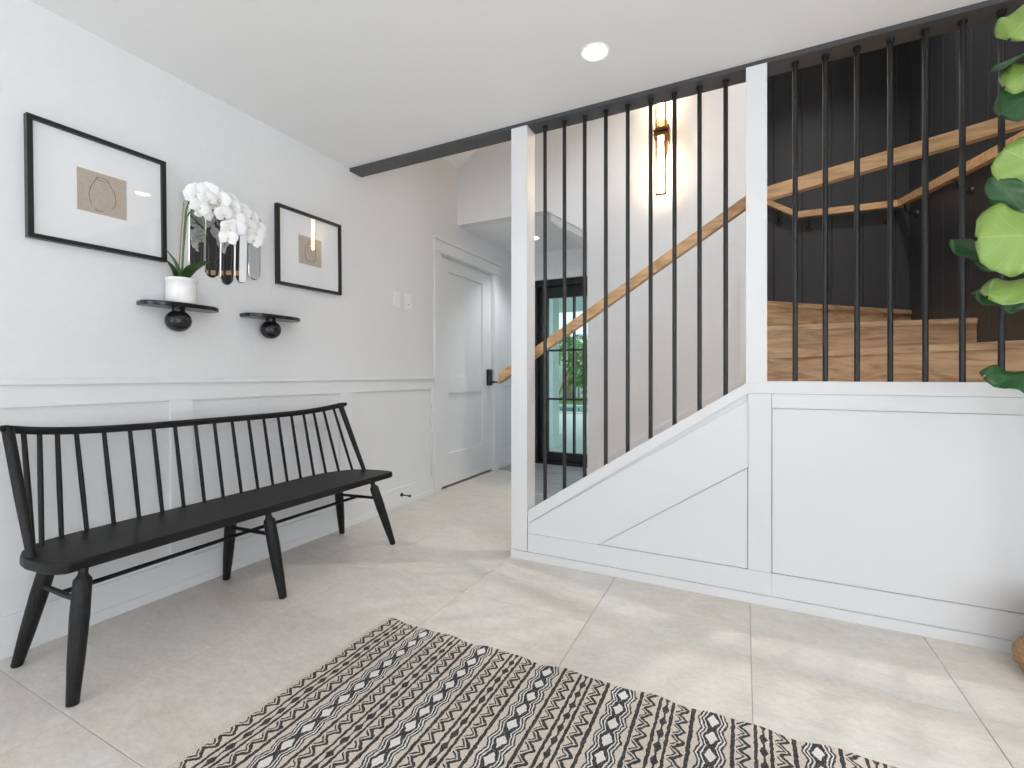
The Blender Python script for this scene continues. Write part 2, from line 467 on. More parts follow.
# beyond the door
wain2 = struct(box('trim_2', 'trim', (0, 0.012, 4.52, 4.985, 0.905, 0.988), bevel=0.0015), 'white wainscot strip beside the hall door', 'wainscot')
box('bottom_rail', 'trim', (0, 0.012, 4.52, 4.985, 0.042, 0.20), wain2, bevel=0.0015)
box('base_shoe', 'trim', (0, 0.017, 4.52, 4.985, 0.0, 0.044), wain2, bevel=0.0025)
box('chair_rail', 'trim', (0, 0.026, 4.51, 4.985, 0.988, 1.010), wain2, bevel=0.003)
box('stile', 'trim', (0, 0.012, 4.52, 4.60, 0.20, 0.905), wain2, bevel=0.0015)
box('stile', 'trim', (0, 0.012, 4.90, 4.985, 0.20, 0.905), wain2, bevel=0.0015)

# hall door (two shaker panels) with casing
door = struct(MB().box(-0.060, -0.034, 3.44, 4.405, 0.018, 2.09).build('door_1', 'trim', bevel=0.001), 'white two panel interior door with black lever lock', 'door')
for nm, d in (('stile', (-0.035, -0.016, 3.44, 3.592, 0.018, 2.09)), ('stile', (-0.035, -0.016, 4.222, 4.405, 0.018, 2.09)),
              ('rail', (-0.035, -0.016, 3.592, 4.222, 0.018, 0.306)), ('rail', (-0.035, -0.016, 3.592, 4.222, 0.858, 1.014)),
              ('rail', (-0.035, -0.016, 3.592, 4.222, 1.968, 2.09))):
    box(nm, 'trim', d, door, bevel=0.0012)
lock = MB().box(-0.016, 0.014, 4.300, 4.378, 0.915, 1.085).build('lock', 'rod', door, bevel=0.006)
MB().tube([(0.015, 4.335, 0.952), (0.055, 4.335, 0.952)], 0.010).build('spindle', 'rod', lock, smooth=True)
MB().tube([(0.052, 4.325, 0.952), (0.052, 4.40, 0.950), (0.050, 4.44, 0.948)], [0.010, 0.009, 0.008]).build('lever', 'rod', lock, smooth=True)
MB().lathe([(0.0, 0), (0.017, 0.0), (0.017, 0.004)], (0, 0, 0)).build('keypad', 'ferrule', lock).matrix_local = Matrix.Translation((0.022, 4.333, 1.035)) @ Matrix.Rotation(PI/2, 4, 'Y')
for z in (0.315, 1.05, 1.87):
    box('hinge', 'ferrule', (-0.010, 0.004, 3.430, 3.444, z-0.05, z+0.05), door, bevel=0.003)
case = struct(MB().box(0, 0.020, 3.335, 3.432, 0, 2.105).build('trim_3', 'trim', bevel=0.002), 'white door casing with a stepped header', 'casing')
box('side_casing', 'trim', (0, 0.020, 4.413, 4.51, 0, 2.105), case, bevel=0.002)
box('header', 'trim', (0, 0.024, 3.33, 4.515, 2.105, 2.203), case, bevel=0.002)
box('header_bead', 'trim', (0, 0.034, 3.322, 4.523, 2.098, 2.112), case, bevel=0.003)
box('header_cap', 'trim', (0, 0.042, 3.31, 4.535, 2.203, 2.238), case, bevel=0.004)
box('jamb', 'trim', (-0.10, 0, 3.425, 3.436, 0, 2.10), case)
box('jamb', 'trim', (-0.10, 0, 4.409, 4.42, 0, 2.10), case)
box('jamb', 'trim', (-0.10, 0, 3.436, 4.409, 2.092, 2.10), case)
box('door_shadow_board', 'wall', (-0.118, -0.10, 3.43, 4.415, 0, 2.1), case)

# ceiling of the room, hall ceiling, stairwell ceilings
struct(box('ceiling', 'ceil', (-0.12, 5.72, -3.3, 2.38, H, H+0.12)), 'white ceiling of the entry room', 'ceiling')
struct(box('ceiling_hall', 'ceil', (0, 1.26, 3.82, 5.0, 2.43, 2.50)), 'white ceiling of the hall', 'ceiling')
struct(MB().prism([(0, 2.96), (2.45, 4.5525), (2.45, 4.62), (0, 3.03)], 'y', 2.485, 3.72).build('ceiling_stair_slope', 'ceil'), 'sloped white ceiling above the stair flight', 'ceiling')
struct(box('ceiling_stairwell', 'ceil', (2.2, 3.65, 2.485, 5.0, 4.56, 4.62)), 'white ceiling high above the winding steps', 'ceiling')
# beam under the ceiling edge and the wall above it
struct(box('trim_4', 'beam', (0.0, 3.66, 2.375, 2.485, 2.413, 2.436), bevel=0.001), 'charcoal beam along the ceiling edge above the black rods', 'beam')
struct(box('wall_above_beam', 'wall', (-0.02, 5.72, 2.38, 2.485, 2.436, 4.7)), 'white wall above the charcoal beam', 'wall')

# spine wall between the flights, with the sloping soffit edge
struct(MB().prism([(0, 2.43), (0.896, 2.43), (1.26, 2.195), (1.26, 0), (2.43, 0), (2.43, 4.6), (0, 4.6)], 'y', 3.72, 3.82)
       .build('wall_spine', 'wall'), 'white stair wall behind the black rods carrying the lit sconce', 'wall')
struct(MB().prism([(0.896, 2.43), (2.43, 1.44), (2.43, 1.40), (0.896, 2.37)], 'y', 3.82, 4.98).build('ceiling_soffit', 'ceil'), 'sloping soffit under the upper flight', 'ceiling')
sk = struct(MB().prism([(1.262, 0.115), (1.262, 0.262), (2.416, 1.018), (2.416, 0.87)], 'y', 3.694, 3.72).build('baseboard_stair', 'trim', bevel=0.002),
            'white skirting climbing the stair wall', 'baseboard')
box('end_trim', 'trim', (2.385, 2.425, 3.694, 3.72, 1.0, 1.75), sk, bevel=0.001)
# far wall with opening for the garden door
wf = MB()
wf.box(0, 0.18, 4.98, 5.22, 0, 2.43); wf.box(1.16, 1.30, 4.98, 5.22, 0, 2.43); wf.box(0.18, 1.16, 4.98, 5.22, 2.12, 2.43)
wf.box(0, 1.30, 4.98, 5.22, 2.43, 4.7)
struct(wf.build('wall_far', 'wall'), 'white end wall of the hall around the garden door', 'wall')
box_h = struct(box('trim_5', 'trim', (0.0, 1.26, 4.955, 4.98, 2.20, 2.23), bevel=0.003), 'white moulding above the black garden door', 'moulding')
box('header', 'trim', (0.06, 1.26, 4.965, 4.98, 2.115, 2.20), box_h, bevel=0.002)
struct(box('wall_under_flight', 'wall', (1.26, 1.30, 3.82, 4.98, 0, 2.2)), 'white wall under the upper flight', 'wall')

# charcoal boarded stairwell walls: far and right
wsf = struct(box('wall_stair_far', 'dark', (1.30, 3.77, 4.99, 5.10, 0, 4.7)), 'charcoal boarded wall behind the winding steps', 'wall')
wsr = struct(box('wall_stair_right', 'dark', (3.66, 3.77, 2.485, 4.99, 0, 4.7)), 'charcoal boarded side wall of the stairwell', 'wall')
bw = 0.225
x = 2.884-7*bw
while x < 3.65:
    a, b = max(x, 1.31), min(x+bw-0.0025, 3.65)
    if b-a > 0.02: box('board', 'dark', (a, b, 4.98, 4.992, 0.9, 4.55), wsf, bevel=0.002, bseg=1)
    x += bw
y = 3.575-5*bw
while y < 4.98:
    a, b = max(y, 2.49), min(y+bw-0.0025, 4.98)
    if b-a > 0.02: box('board', 'dark', (3.65, 3.662, a, b, 0.6, 4.55), wsr, bevel=0.0008, bseg=1)
    y += bw
# room walls outside the view
struct(box('wall_front', 'wall', (3.662, 5.72, 2.37, 2.485, 0, H)), 'white wall right of the stairs', 'wall')
wr = MB()
wr.box(5.6, 5.72, -3.3, -2.8, 0, H); wr.box(5.6, 5.72, -0.2, 2.37, 0, H); wr.box(5.6, 5.72, -2.8, -0.2, 0, 0.3); wr.box(5.6, 5.72, -2.8, -0.2, 2.3, H)
struct(wr.build('wall_right', 'wall'), 'white side wall with a wide window', 'wall')
wb = MB()
wb.box(-0.12, 0.1, -3.3, -3.2, 0, H); wb.box(1.7, 5.72, -3.3, -3.2, 0, H); wb.box(0.1, 1.7, -3.3, -3.2, 0, 0.3); wb.box(0.1, 1.7, -3.3, -3.2, 2.35, H)
struct(wb.build('wall_back', 'wall'), 'white back wall with a wide window', 'wall')
def window(name, ax, a0, a1, z0, z1, p0, p1, n, label):
    def bx(u0, u1, w0, w1, q0=p0, q1=p1): return (u0, u1, q0, q1, w0, w1) if ax == 'x' else (q0, q1, u0, u1, w0, w1)
    w = struct(box(name, 'blk', bx(a0, a1, z0, z0+0.05)), label, 'window')
    box('frame', 'blk', bx(a0, a1, z1-0.05, z1), w)
    s = (a1-a0)/n
    pm = (p0+p1)/2
    for i in range(n+1):
        c = min(max(a0+i*s, a0+0.025), a1-0.025)
        box('mullion', 'blk', bx(c-0.025, c+0.025, z0+0.05, z1-0.05), w)
    for i in range(n):
        box('pane', 'glass', bx(a0+i*s+0.03, a0+(i+1)*s-0.03, z0+0.05, z1-0.05, pm-0.003, pm+0.003), w)
window('window_1', 'x', 0.1, 1.7, 0.3, 2.35, -3.28, -3.22, 2, 'wide black framed window in the back wall')
window('window_2', 'y', -2.8, -0.2, 0.3, 2.3, 5.63, 5.69, 3, 'wide black framed window in the side wall')

# ------------------------------------------------------------------ stair half wall with panels
YF = 2.37
hw = struct(MB().prism([(1.331, 0), (3.66, 0), (3.66, 0.972), (2.425, 0.972), (1.331, 0.252)], 'y', YF+0.012, 2.48).build('wall_stair_front', 'white'),
            'white panelled stringer wall under the black rods', 'wall')
def plate(name, poly, y0=YF, y1=YF+0.013, bevel=0.0005):
    return MB().prism(poly, 'y', y0, y1).build(name, 'white', hw, bevel=bevel, bseg=2)
plate('base_shoe', [(1.233, 0), (3.66, 0), (3.66, 0.044), (1.233, 0.044)], YF-0.006)
plate('bottom_rail', [(1.335, 0.046), (2.519, 0.046), (2.519, 0.147), (1.335, 0.147)])
plate('bottom_rail', [(2.5195, 0.046), (3.66, 0.046), (3.66, 0.147), (2.5195, 0.147)])
plate('stringer_board', [(1.335, 0.148), (1.335, 0.199), (2.4255, 0.908), (2.4255, 0.612), (1.728, 0.148)])
plate('stile', [(2.427, 0.148), (2.5185, 0.148), (2.5185, 0.942), (2.427, 0.942)])
plate('top_rail', [(2.5195, 0.880), (3.66, 0.880), (3.66, 0.942), (2.5195, 0.942)])
plate('stile', [(3.56, 0.148), (3.66, 0.148), (3.66, 0.879), (3.56, 0.879)])
plate('panel', [(2.5222, 0.1502), (3.5568, 0.1502), (3.5568, 0.8768), (2.5222, 0.8768)], YF+0.0035, YF+0.013, 0.001)
plate('panel', [(1.744, 0.1502), (2.4235, 0.1502), (2.4235, 0.6028)], YF+0.0035, YF+0.013, 0.001)
plate('cap_board', [(1.335, 0.201), (2.4262, 0.9432), (3.66, 0.9432), (3.66, 0.997), (2.418, 0.997), (2.412, 0.984), (1.335, 0.274)], YF-0.001, 2.482, 0.0007)
# ------------------------------------------------------------------ balustrade: posts and rods
bal = thing('stair_balustrade', (2.4, 2.43, 0.0), 'black vertical rod screen with two white posts on the stringer wall', 'balustrade')
box('post', 'white', (1.233, 1.331, YF-0.001, 2.481, 0.046, 2.413), bal, bevel=0.002)
box('post', 'white', (2.418, 2.502, YF-0.003, 2.481, 0.985, 2.413), bal, bevel=0.002)
rodx = [1.414+0.1148*i for i in range(9)] + [2.614+0.1126*i for i in range(7)]
for x in rodx:
    zb = 0.274+0.659*(x-1.335)-0.004 if x < 2.41 else 0.996
    r = MB().tube([(x, 2.43, zb), (x, 2.43, 2.414)], 0.0103, 14).build('rod', 'rod', bal, smooth=True)
    MB().tube([(x, 2.43, 2.398), (x, 2.43, 2.4135)], 0.0150, 14).build('collar', 'ferrule', r, smooth=True)

# ------------------------------------------------------------------ stairs
R0 = 0.195
st = thing('staircase', (1.31, 3.1, 0.0), 'oak staircase rising behind the stringer wall and winding at the right', 'stairs')
def tread(poly, n, th=0.035):
    MB().prism(poly, 'z', n*R0-th, n*R0).build('tread', 'step', st, bevel=0.004)
for n in range(1, 5):
    x0 = 1.31+0.30*(n-1)
    x1 = min(x0+0.30, 2.43)
    tread([(x0-0.02, 2.49), (x1, 2.49), (x1, 3.705), (x0-0.02, 3.705)], n)
    box('riser', 'step', (x0, x0+0.018, 2.49, 3.705, (n-1)*R0+(0.004 if n == 1 else 0), n*R0-0.035), st)
C = Vector((2.43, 3.72))
XR = 3.649
def hit(deg):
    a = math.radians(deg); d = Vector((math.cos(a), math.sin(a))); ts = []
    if d.x > 1e-6: ts.append((XR-C.x)/d.x)
    if d.y < -1e-6: ts.append((2.49-C.y)/d.y)
    if d.y > 1e-6: ts.append((4.978-C.y)/d.y)
    return C + d*min(ts)
corner_f = Vector((XR, 2.49)); corner_b = Vector((XR, 4.978))
fan = {5: (-90, -45, [corner_f]), 6: (-45, 0, []), 7: (0, 45, []), 8: (45, 90, [corner_b])}
h45 = hit(-45)
for n, (a0, a1, mid) in fan.items():
    p0, p1 = hit(a0), hit(a1)
    mids = []
    if n == 5 and p1.x > XR-1e-3 and p1.y > 2.4901: mids = [corner_f]
    if n == 6 and p0.x < XR-1e-3: mids = [corner_f]
    if n == 7 and p1.x < XR-1e-3: mids = [corner_b]
    if n == 8 and p0.x > XR-1e-3 and p0.y < 4.977: mids = [corner_b]
    a = math.radians(a0); nrm = Vector((math.sin(a), -math.cos(a)))*0.015
    poly = [C+nrm*0.4, p0+nrm] + mids + [p1, C]
    poly = [(min(p.x, XR), min(max(p.y, 2.488), 4.978)) for p in poly]
    tread(poly, n)
    d = (p0-C).normalized(); q = Vector((-d.y, d.x))*0.018
    L = (p0-C).length
    # riser built of two boards butted end to end
    for s0, s1 in ((0.0, 0.80*L), (0.80*L+0.001, L)) if n == 6 else ((0.0, 0.86*L), (0.86*L+0.001, L)) if n == 8 else ((0.0, L),):
        pa, pb = C+d*s0, C+d*s1
        poly = [pa, pb, pb+q, pa+q]
        poly = [(min(p.x, XR), min(max(p.y, 2.488), 4.978)) for p in poly]
        MB().prism(poly, 'z', (n-1)*R0, n*R0-0.035).build('riser', 'step', st, bevel=0.0006, bseg=1)
for n in range(9, 15):
    x0 = 2.43-0.30*(n-9)
    tread([(x0+0.02, 3.822), (x0-0.30, 3.822), (x0-0.30, 4.978), (x0+0.02, 4.978)], n)
    box('riser', 'step', (x0-0.018, x0, 3.822, 4.978, (n-1)*R0, n*R0-0.035), st)

# handrails
hr = thing('handrail', (2.2, 2.53, 1.0), 'light oak handrail running behind the black rods along the white posts', 'handrail')
MB().sweep_rect([(1.075, 2.53, 1.003), (2.445, 2.53, 1.872), (3.562, 2.53, 2.052)], 0.045, 0.062).build('rail', 'oak', hr, bevel=0.004)
for x, z in ((1.28, 1.12), (2.46, 1.86)):
    box('mount', 'rod', (x-0.015, x+0.015, 2.481, 2.512, z-0.012, z+0.012), hr)
hr2 = thing('wall_handrail', (3.4, 4.92, 2.3), 'oak handrail bent around the charcoal stairwell wall on black brackets', 'handrail')
MB().sweep_rect([(3.568, 2.60, 2.05), (3.568, 4.915, 2.447), (2.84, 4.915, 2.462), (1.9, 4.915, 3.06)], 0.042, 0.056).build('rail', 'oak', hr2, bevel=0.004)
def bracket(px, py, pz, wx, wy):
    """rose on the wall at (wx,wy), arm up to the rail underside at (px,py,pz)"""
    a = Vector((px, py, pz-0.03)); w = Vector((wx, wy, pz-0.115))
    d = (Vector((px, py, 0))-Vector((wx, wy, 0)))
    b = MB().tube([w, w+d*0.15], [0.027, 0.024], 16).build('bracket', 'rod', hr2, smooth=True)
    MB().tube([w+d*0.1, w+d*0.6+Vector((0, 0, 0.008)), w+d*0.95+Vector((0, 0, 0.04)), a], 0.008, 10).build('arm', 'rod', b, smooth=True)
bracket(2.70, 4.915, 2.55, 2.70, 4.979); bracket(2.93, 4.915, 2.46, 2.93, 4.979); bracket(3.50, 4.915, 2.45, 3.50, 4.979)
bracket(3.568, 4.78, 2.425, 3.649, 4.78); bracket(3.568, 3.78, 2.25, 3.649, 3.78)

# ------------------------------------------------------------------ garden door
gd = struct(box('door_2', 'blk', (0.18, 0.25, 5.03, 5.20, 0.0, 2.12), bevel=0.003), 'black framed glass garden door at the end of the hall', 'door')
box('frame_side', 'blk', (1.09, 1.16, 5.03, 5.20, 0.0, 2.12), gd, bevel=0.003)
box('frame_head', 'blk', (0.25, 1.09, 5.03, 5.20, 2.05, 2.12), gd, bevel=0.003)
box('threshold', 'blk', (0.18, 1.16, 5.00, 5.22, 0.0, 0.03), gd, bevel=0.003)
for d in ((0.25, 0.355, 0.03, 2.05), (0.985, 1.09, 0.03, 2.05), (0.355, 0.985, 0.03, 0.13), (0.355, 0.985, 1.92, 2.05)):
    box('sash', 'blk', (d[0], d[1], 5.10, 5.15, d[2], d[3]), gd, bevel=0.003)
for d in ((0.66, 0.68, 0.13, 1.92), (0.355, 0.985, 0.735, 0.757), (0.355, 0.985, 1.30, 1.322)):
    box('muntin', 'blk', (d[0], d[1], 5.10, 5.15, d[2], d[3]), gd)
for a, b in ((0.355, 0.66), (0.68, 0.985)):
    for c, d in ((0.13, 0.735), (0.757, 1.30), (1.322, 1.92)):
        box('pane', 'teal', (a, b, 5.122, 5.128, c, d), gd)

# ------------------------------------------------------------------ downlights
def downlight(x, y, z, label, power, r=0.046, spot=True, color=(1, 0.96, 0.91)):
    t = thing('downlight', (x, y, z), label, 'ceiling light', 'recessed ceiling lights')
    MB().lathe([(r, 0.0), (r+0.013, -0.004), (r+0.016, 0.0)], (x, y, z)).build('trim_ring', 'ceil', t, smooth=True)
    MB().lathe([(0.0, -0.0042), (r-0.001, -0.0042), (r-0.001, -0.001)], (x, y, z)).build('lens', 'lamp', t)
    d = bpy.data.lights.new('downlight_beam', 'SPOT'); d.energy = power; d.spot_size = math.radians(115); d.spot_blend = 0.8
    d.shadow_soft_size = 0.06; d.color = color
    o = bpy.data.objects.new('downlight_beam', d); COL.objects.link(o); o.location = (0, 0, -0.03); o.parent = t
    return t
downlight(1.827, 1.996, H, 'round recessed ceiling light above the rug', 14)
downlight(0.48, 4.41, 2.43, 'round recessed ceiling light in the hall', 32, color=(0.95, 0.98, 1.0))
downlight(3.1, 3.4, 4.56, 'added unseen fill light high above the winding steps', 190, color=(1, 0.98, 0.96))  # unseen lamp added to light the upper stairwell
downlight(0.9, 2.9, 3.54, 'added unseen fill light in the sloped stair ceiling', 36, color=(0.80, 0.90, 1.0)).rotation_euler = (0, -math.atan(0.65), 0)  # cool fill added to offset the warm spill on the stair wall
downlight(3.9, 0.4, H, 'added unseen fill light near the side window', 30)  # this and the next two: unseen lamps added to brighten floor and ceiling
downlight(1.8, -1.2, H, 'added unseen fill light near the back window', 30)
downlight(3.9, -1.2, H, 'added unseen fill light in the far room corner', 30)

# ------------------------------------------------------------------ sconce
SX = 1.853
sco = thing('wall_sconce', (SX, 3.72, 2.80), 'lit bronze and glass wall sconce on the white stair wall', 'sconce')
box('backplate', 'bronze', (SX-0.035, SX+0.035, 3.70, 3.72, 2.70, 2.96), sco, bevel=0.003)
box('bracket', 'bronze', (SX-0.012, SX+0.012, 3.64, 3.70, 2.80, 2.86), sco, bevel=0.002)
def cage(z0, z1):
    b = MB()
    for sx in (-1, 1): b.box(SX+sx*0.034-0.0045, SX+sx*0.034+0.0045, 3.625, 3.639, z0, z1)
    for z in (z0, z1): b.box(SX-0.0385, SX+0.0385, 3.622, 3.642, z-0.005, z+0.005)
    b.build('cage', 'bronze', sco)
cage(2.375, 2.79); cage(2.87, 3.28)
for z0, z1 in ((2.392, 2.72), (2.94, 3.26)):
    MB().tube([(SX, 3.632, z0), (SX, 3.632, z1)], 0.021, 16).build('light_tube', 'tube', sco, smooth=True)
box('band', 'bronze', (SX-0.050, SX+0.050, 3.595, 3.668, 2.800, 2.822), sco, bevel=0.002)
box('band', 'bronze', (SX-0.050, SX+0.050, 3.595, 3.668, 2.838, 2.852), sco, bevel=0.002)
box('arm', 'bronze', (SX+0.052, SX+0.062, 3.61, 3.70, 2.76, 2.88), sco, bevel=0.002)
for z0, z1 in ((2.63, 2.80), (2.852, 3.03)):
    MB().tube([(SX, 3.632, z0), (SX, 3.632, z1)], 0.049, 20, cap=False).build('glass_shade', 'amber', sco, smooth=True)
MB().tube([(SX, 3.632, 2.735), (SX, 3.632, 2.80)], [0.016, 0.024], 16).build('bulb', 'tube', sco, smooth=True)

# ------------------------------------------------------------------ bench
bench = thing('bench', (0.28, 1.47, 0.0), 'long black wooden spindle back bench against the wainscot', 'bench')
out = [(.470,.712),(.445,.692),(.40,.677),(.30,.668),(.240,.675),(.180,.698),(.137,.735),(.112,.785),(.100,.86),(.094,1.0),
       (.088,1.3),(.080,1.6),(.070,1.9),(.074,2.03),(.088,2.11),(.118,2.185),(.165,2.245),(.225,2.282),(.30,2.302),(.385,2.312),(.437,2.302),(.443,2.285)]
seat = MB().prism(out, 'z', 0.386, 0.421).build('seat', 'bench', bench, bevel=0.009, bseg=3)
posts = [(.289,.690),(.222,.715),(.170,.754),(.143,.818),(.126,.900),(.119,.99),(.118,1.079),(.117,1.168),(.116,1.257),(.115,1.349),(.113,1.44),(.110,1.535),(.106,1.629),(.102,1.720),(.100,1.812),(.097,1.904),(.096,1.998),(.108,2.078),(.130,2.160),(.171,2.232),(.238,2.266)]
topy = [.683,.729,.777,.830,.887,.975,1.065,1.153,1.241,1.331,1.419,1.508,1.596,1.683,1.771,1.857,1.940,2.013,2.082,2.146,2.188]
def railpt(y):
    c = abs(y-1.445)/0.762
    return (0.072 + 0.045*max(0, (c-0.75)/0.25)**2, y, 0.800 + 0.036*max(0, c)**5)
for i, ((bx_, by_), ty) in enumerate(zip(posts, topy)):
    rp = Vector(railpt(ty)); bp = Vector((bx_, by_, 0.412))
    end = i in (0, len(posts)-1)
    if end:
        MB().tube([bp, bp.lerp(rp, 0.5), rp+Vector((0, 0, 0.006))], [0.0125, 0.0155, 0.0165], 14).build('end_post', 'benchleg', bench, smooth=True)
    else:
        MB().tube([bp, bp.lerp(rp, 0.5), rp], [0.0075, 0.0085, 0.0075], 10).build('spindle', 'benchleg', bench, smooth=True)
ry = [0.660]+[0.683+(2.200-0.683)*i/28 for i in range(29)]+[2.222]
rb = MB()
pts = [railpt(y) for y in ry]; n0 = len(pts)
for i, p in enumerate(pts):
    s = 0.6 if i in (0, n0-1) else 1
    for dx, dz in ((-.013*s,-.013*s),(.013*s,-.013*s),(.015*s,.008*s),(.008*s,.015*s),(-.008*s,.015*s),(-.015*s,.008*s)):
        rb.v.append((p[0]+dx, p[1], p[2]+dz))
for i in range(n0-1):
    a, b = 6*i, 6*(i+1)
    rb.f += [(a+k, a+(k+1) % 6, b+(k+1) % 6, b+k) for k in range(6)]
rb.f += [tuple(range(5, -1, -1)), tuple(6*(n0-1)+k for k in range(6))]
rb.build('top_rail', 'bench', bench, smooth=True, angle=50)
legs = {'lf': ((.465,.757),(.541,.700)), 'mf': ((.450,1.435),(.511,1.466)), 'rf': ((.440,2.120),(.502,2.230)),
        'lb': ((.190,.775),(.113,.707)), 'mb': ((.165,1.45),(.080,1.475)), 'rb': ((.155,2.125),(.075,2.236))}
def legpt(k, z):
    a, b = legs[k]; t = 1-z/0.388
    return Vector((a[0]+(b[0]-a[0])*t, a[1]+(b[1]-a[1])*t, z))
for k in legs:
    zz = [(0.390, .0135), (0.374, .0130), (0.366, .0175), (0.361, .0225), (0.353, .0250), (0.25, .0262), (0.12, .0225), (0.003, .0165), (0.0, .0150)]
    MB().tube([legpt(k, z) for z, r in zz], [r for z, r in zz], 18).build('leg', 'benchleg', bench, smooth=True)
mids = []
for f_, b_ in (('lf', 'lb'), ('mf', 'mb'), ('rf', 'rb')):
    a, b = legpt(f_, 0.292), legpt(b_, 0.275)
    MB().tube([a, a.lerp(b, .5), b], [0.008, 0.0095, 0.008], 10).build('cross_stretcher', 'benchleg', bench, smooth=True)
    mids.append(a.lerp(b, 0.5))
for i in (0, 1):
    MB().tube([mids[i], mids[i+1]], 0.0085, 10).build('long_stretcher', 'bench', bench, smooth=True)

# ------------------------------------------------------------------ framed drawings
def framed(yc, zc, w, h, label, seed):
    t = thing('framed_drawing', (0.0, yc, zc-h/2), label, 'picture', 'framed line drawings')
    def B(name, m, y0, y1, z0, z1, x0, x1, bevel=0.0):
        return MB().box(x0, x1, yc+y0, yc+y1, zc+z0, zc+z1).build(name, m, t, bevel=bevel)
    W, Hh, f = w/2, h/2, 0.017
    B('frame_side', 'blk', -W, -W+f, -Hh, Hh, 0.002, 0.030, 0.001); B('frame_side', 'blk', W-f, W, -Hh, Hh, 0.002, 0.030, 0.001)
    B('frame_top', 'blk', -W+f, W-f, Hh-f, Hh, 0.002, 0.030, 0.001); B('frame_bottom', 'blk', -W+f, W-f, -Hh, -Hh+f, 0.002, 0.030, 0.001)
    B('mat_board', 'paper_white', -W+f, W-f, -Hh+f, Hh-f, 0.004, 0.014)
    B('glazing', 'glass', -W+f, W-f, -Hh+f, Hh-f, 0.021, 0.023)
    dr = B('paper', 'paper', -0.084, 0.084, -0.085+0.005, 0.085+0.005, 0.014, 0.0155)
    # line drawing of a vase
    def ln(pts, r=0.0009):
        MB().tube([(0.0158, yc+a, zc+0.005+b) for a, b in pts], r, 6).build('ink_line', 'ink', dr, smooth=True)
    if seed == 0:
        ln([(-0.022, 0.060), (-0.026, 0.048), (-0.040, 0.020), (-0.046, -0.010), (-0.043, -0.035), (-0.038, -0.052)])
        ln([(0.018, 0.060), (0.024, 0.048), (0.040, 0.020), (0.046, -0.010), (0.043, -0.032), (0.034, -0.050)])
        ln([(-0.022+0.020*(1-math.cos(a)), 0.060+0.006*math.sin(a)) for a in [2*PI*i/16 for i in range(17)]])
        ln([(-0.028, -0.070), (-0.010, -0.073), (0.0, -0.071)], 0.0012)
    else:
        ln([(-0.006, 0.058), (-0.016, 0.046), (-0.036, 0.015), (-0.042, -0.020), (-0.034, -0.050), (-0.012, -0.064), (0.014, -0.064), (0.034, -0.050), (0.042, -0.020), (0.038, 0.012), (0.018, 0.042), (0.008, 0.052)])
        ln([(-0.006, 0.058), (0.002, 0.050), (0.012, 0.060), (0.02, 0.054)], 0.0012)
    t.rotation_euler = (math.radians(0.6), 0, 0)
    return t
framed(0.998, 1.772, 0.468, 0.460, 'black framed vase drawing nearest the camera above the bench end', 0)
framed(2.042, 1.780, 0.474, 0.461, 'black framed round pot drawing nearer the hall door', 1)

# ------------------------------------------------------------------ strip mirror
mir = thing('strip_mirror', (0.005, 1.52, 1.49), 'wall mirror of five rounded upright strips behind the orchid', 'mirror')
for (y0, y1, z0, z1, tw) in ((1.338, 1.409, 1.545, 1.905, 0.0), (1.413, 1.484, 1.515, 1.935, 0.0), (1.488, 1.557, 1.492, 1.958, 0.0), (1.562, 1.634, 1.515, 1.935, 0.0), (1.638, 1.708, 1.545, 1.905, 0.0)):
    yc, r = (y0+y1)/2, (y1-y0)/2
    def pill(r, yc=yc, z0=z0, z1=z1, R=r):
        return [(yc+r*math.cos(a), z0+R-r*abs(math.sin(a)) if False else z0+R+r*math.sin(a)) for a in [PI+PI*i/14 for i in range(15)]] + \
               [(yc+r*math.cos(a), z1-R+r*math.sin(a)) for a in [PI*i/14 for i in range(15)]]
    p1, p2 = pill(r), pill(r-0.0035)
    b = MB(); n = len(p1)
    b.v = [(0.002, *p) for p in p1] + [(0.007, *p) for p in p1] + [(0.0105, *p) for p in p2]
    b.f = [tuple(range(n))] + [(i, (i+1) % n, n+(i+1) % n, n+i) for i in range(n)] + [(n+i, n+(i+1) % n, 2*n+(i+1) % n, 2*n+i) for i in range(n)]
    e = b.build('bevelled_strip', 'mirroredge', mir)
    c = MB(); c.v = [(0.0105, *p) for p in p2] + [(0.0107, *p) for p in p2]; c.f = [tuple(range(n)), tuple(range(n, 2*n))]+[(i, (i+1) % n, n+(i+1) % n, n+i) for i in range(n)]
    c.build('mirror_face', 'mirror', e)
    if tw:      # this strip hangs a little twisted
        piv = Vector((0.0, yc, 0.0)) - Vector(mir.location)
        e.matrix_local = Matrix.Translation(Vector((0.006, 0, 0))+piv) @ Matrix.Rotation(math.radians(tw), 4, 'Z') @ Matrix.Translation(-piv)

mir.rotation_euler = (0, math.radians(0.8), math.radians(-1.3))      # hangs a touch off the wall plane
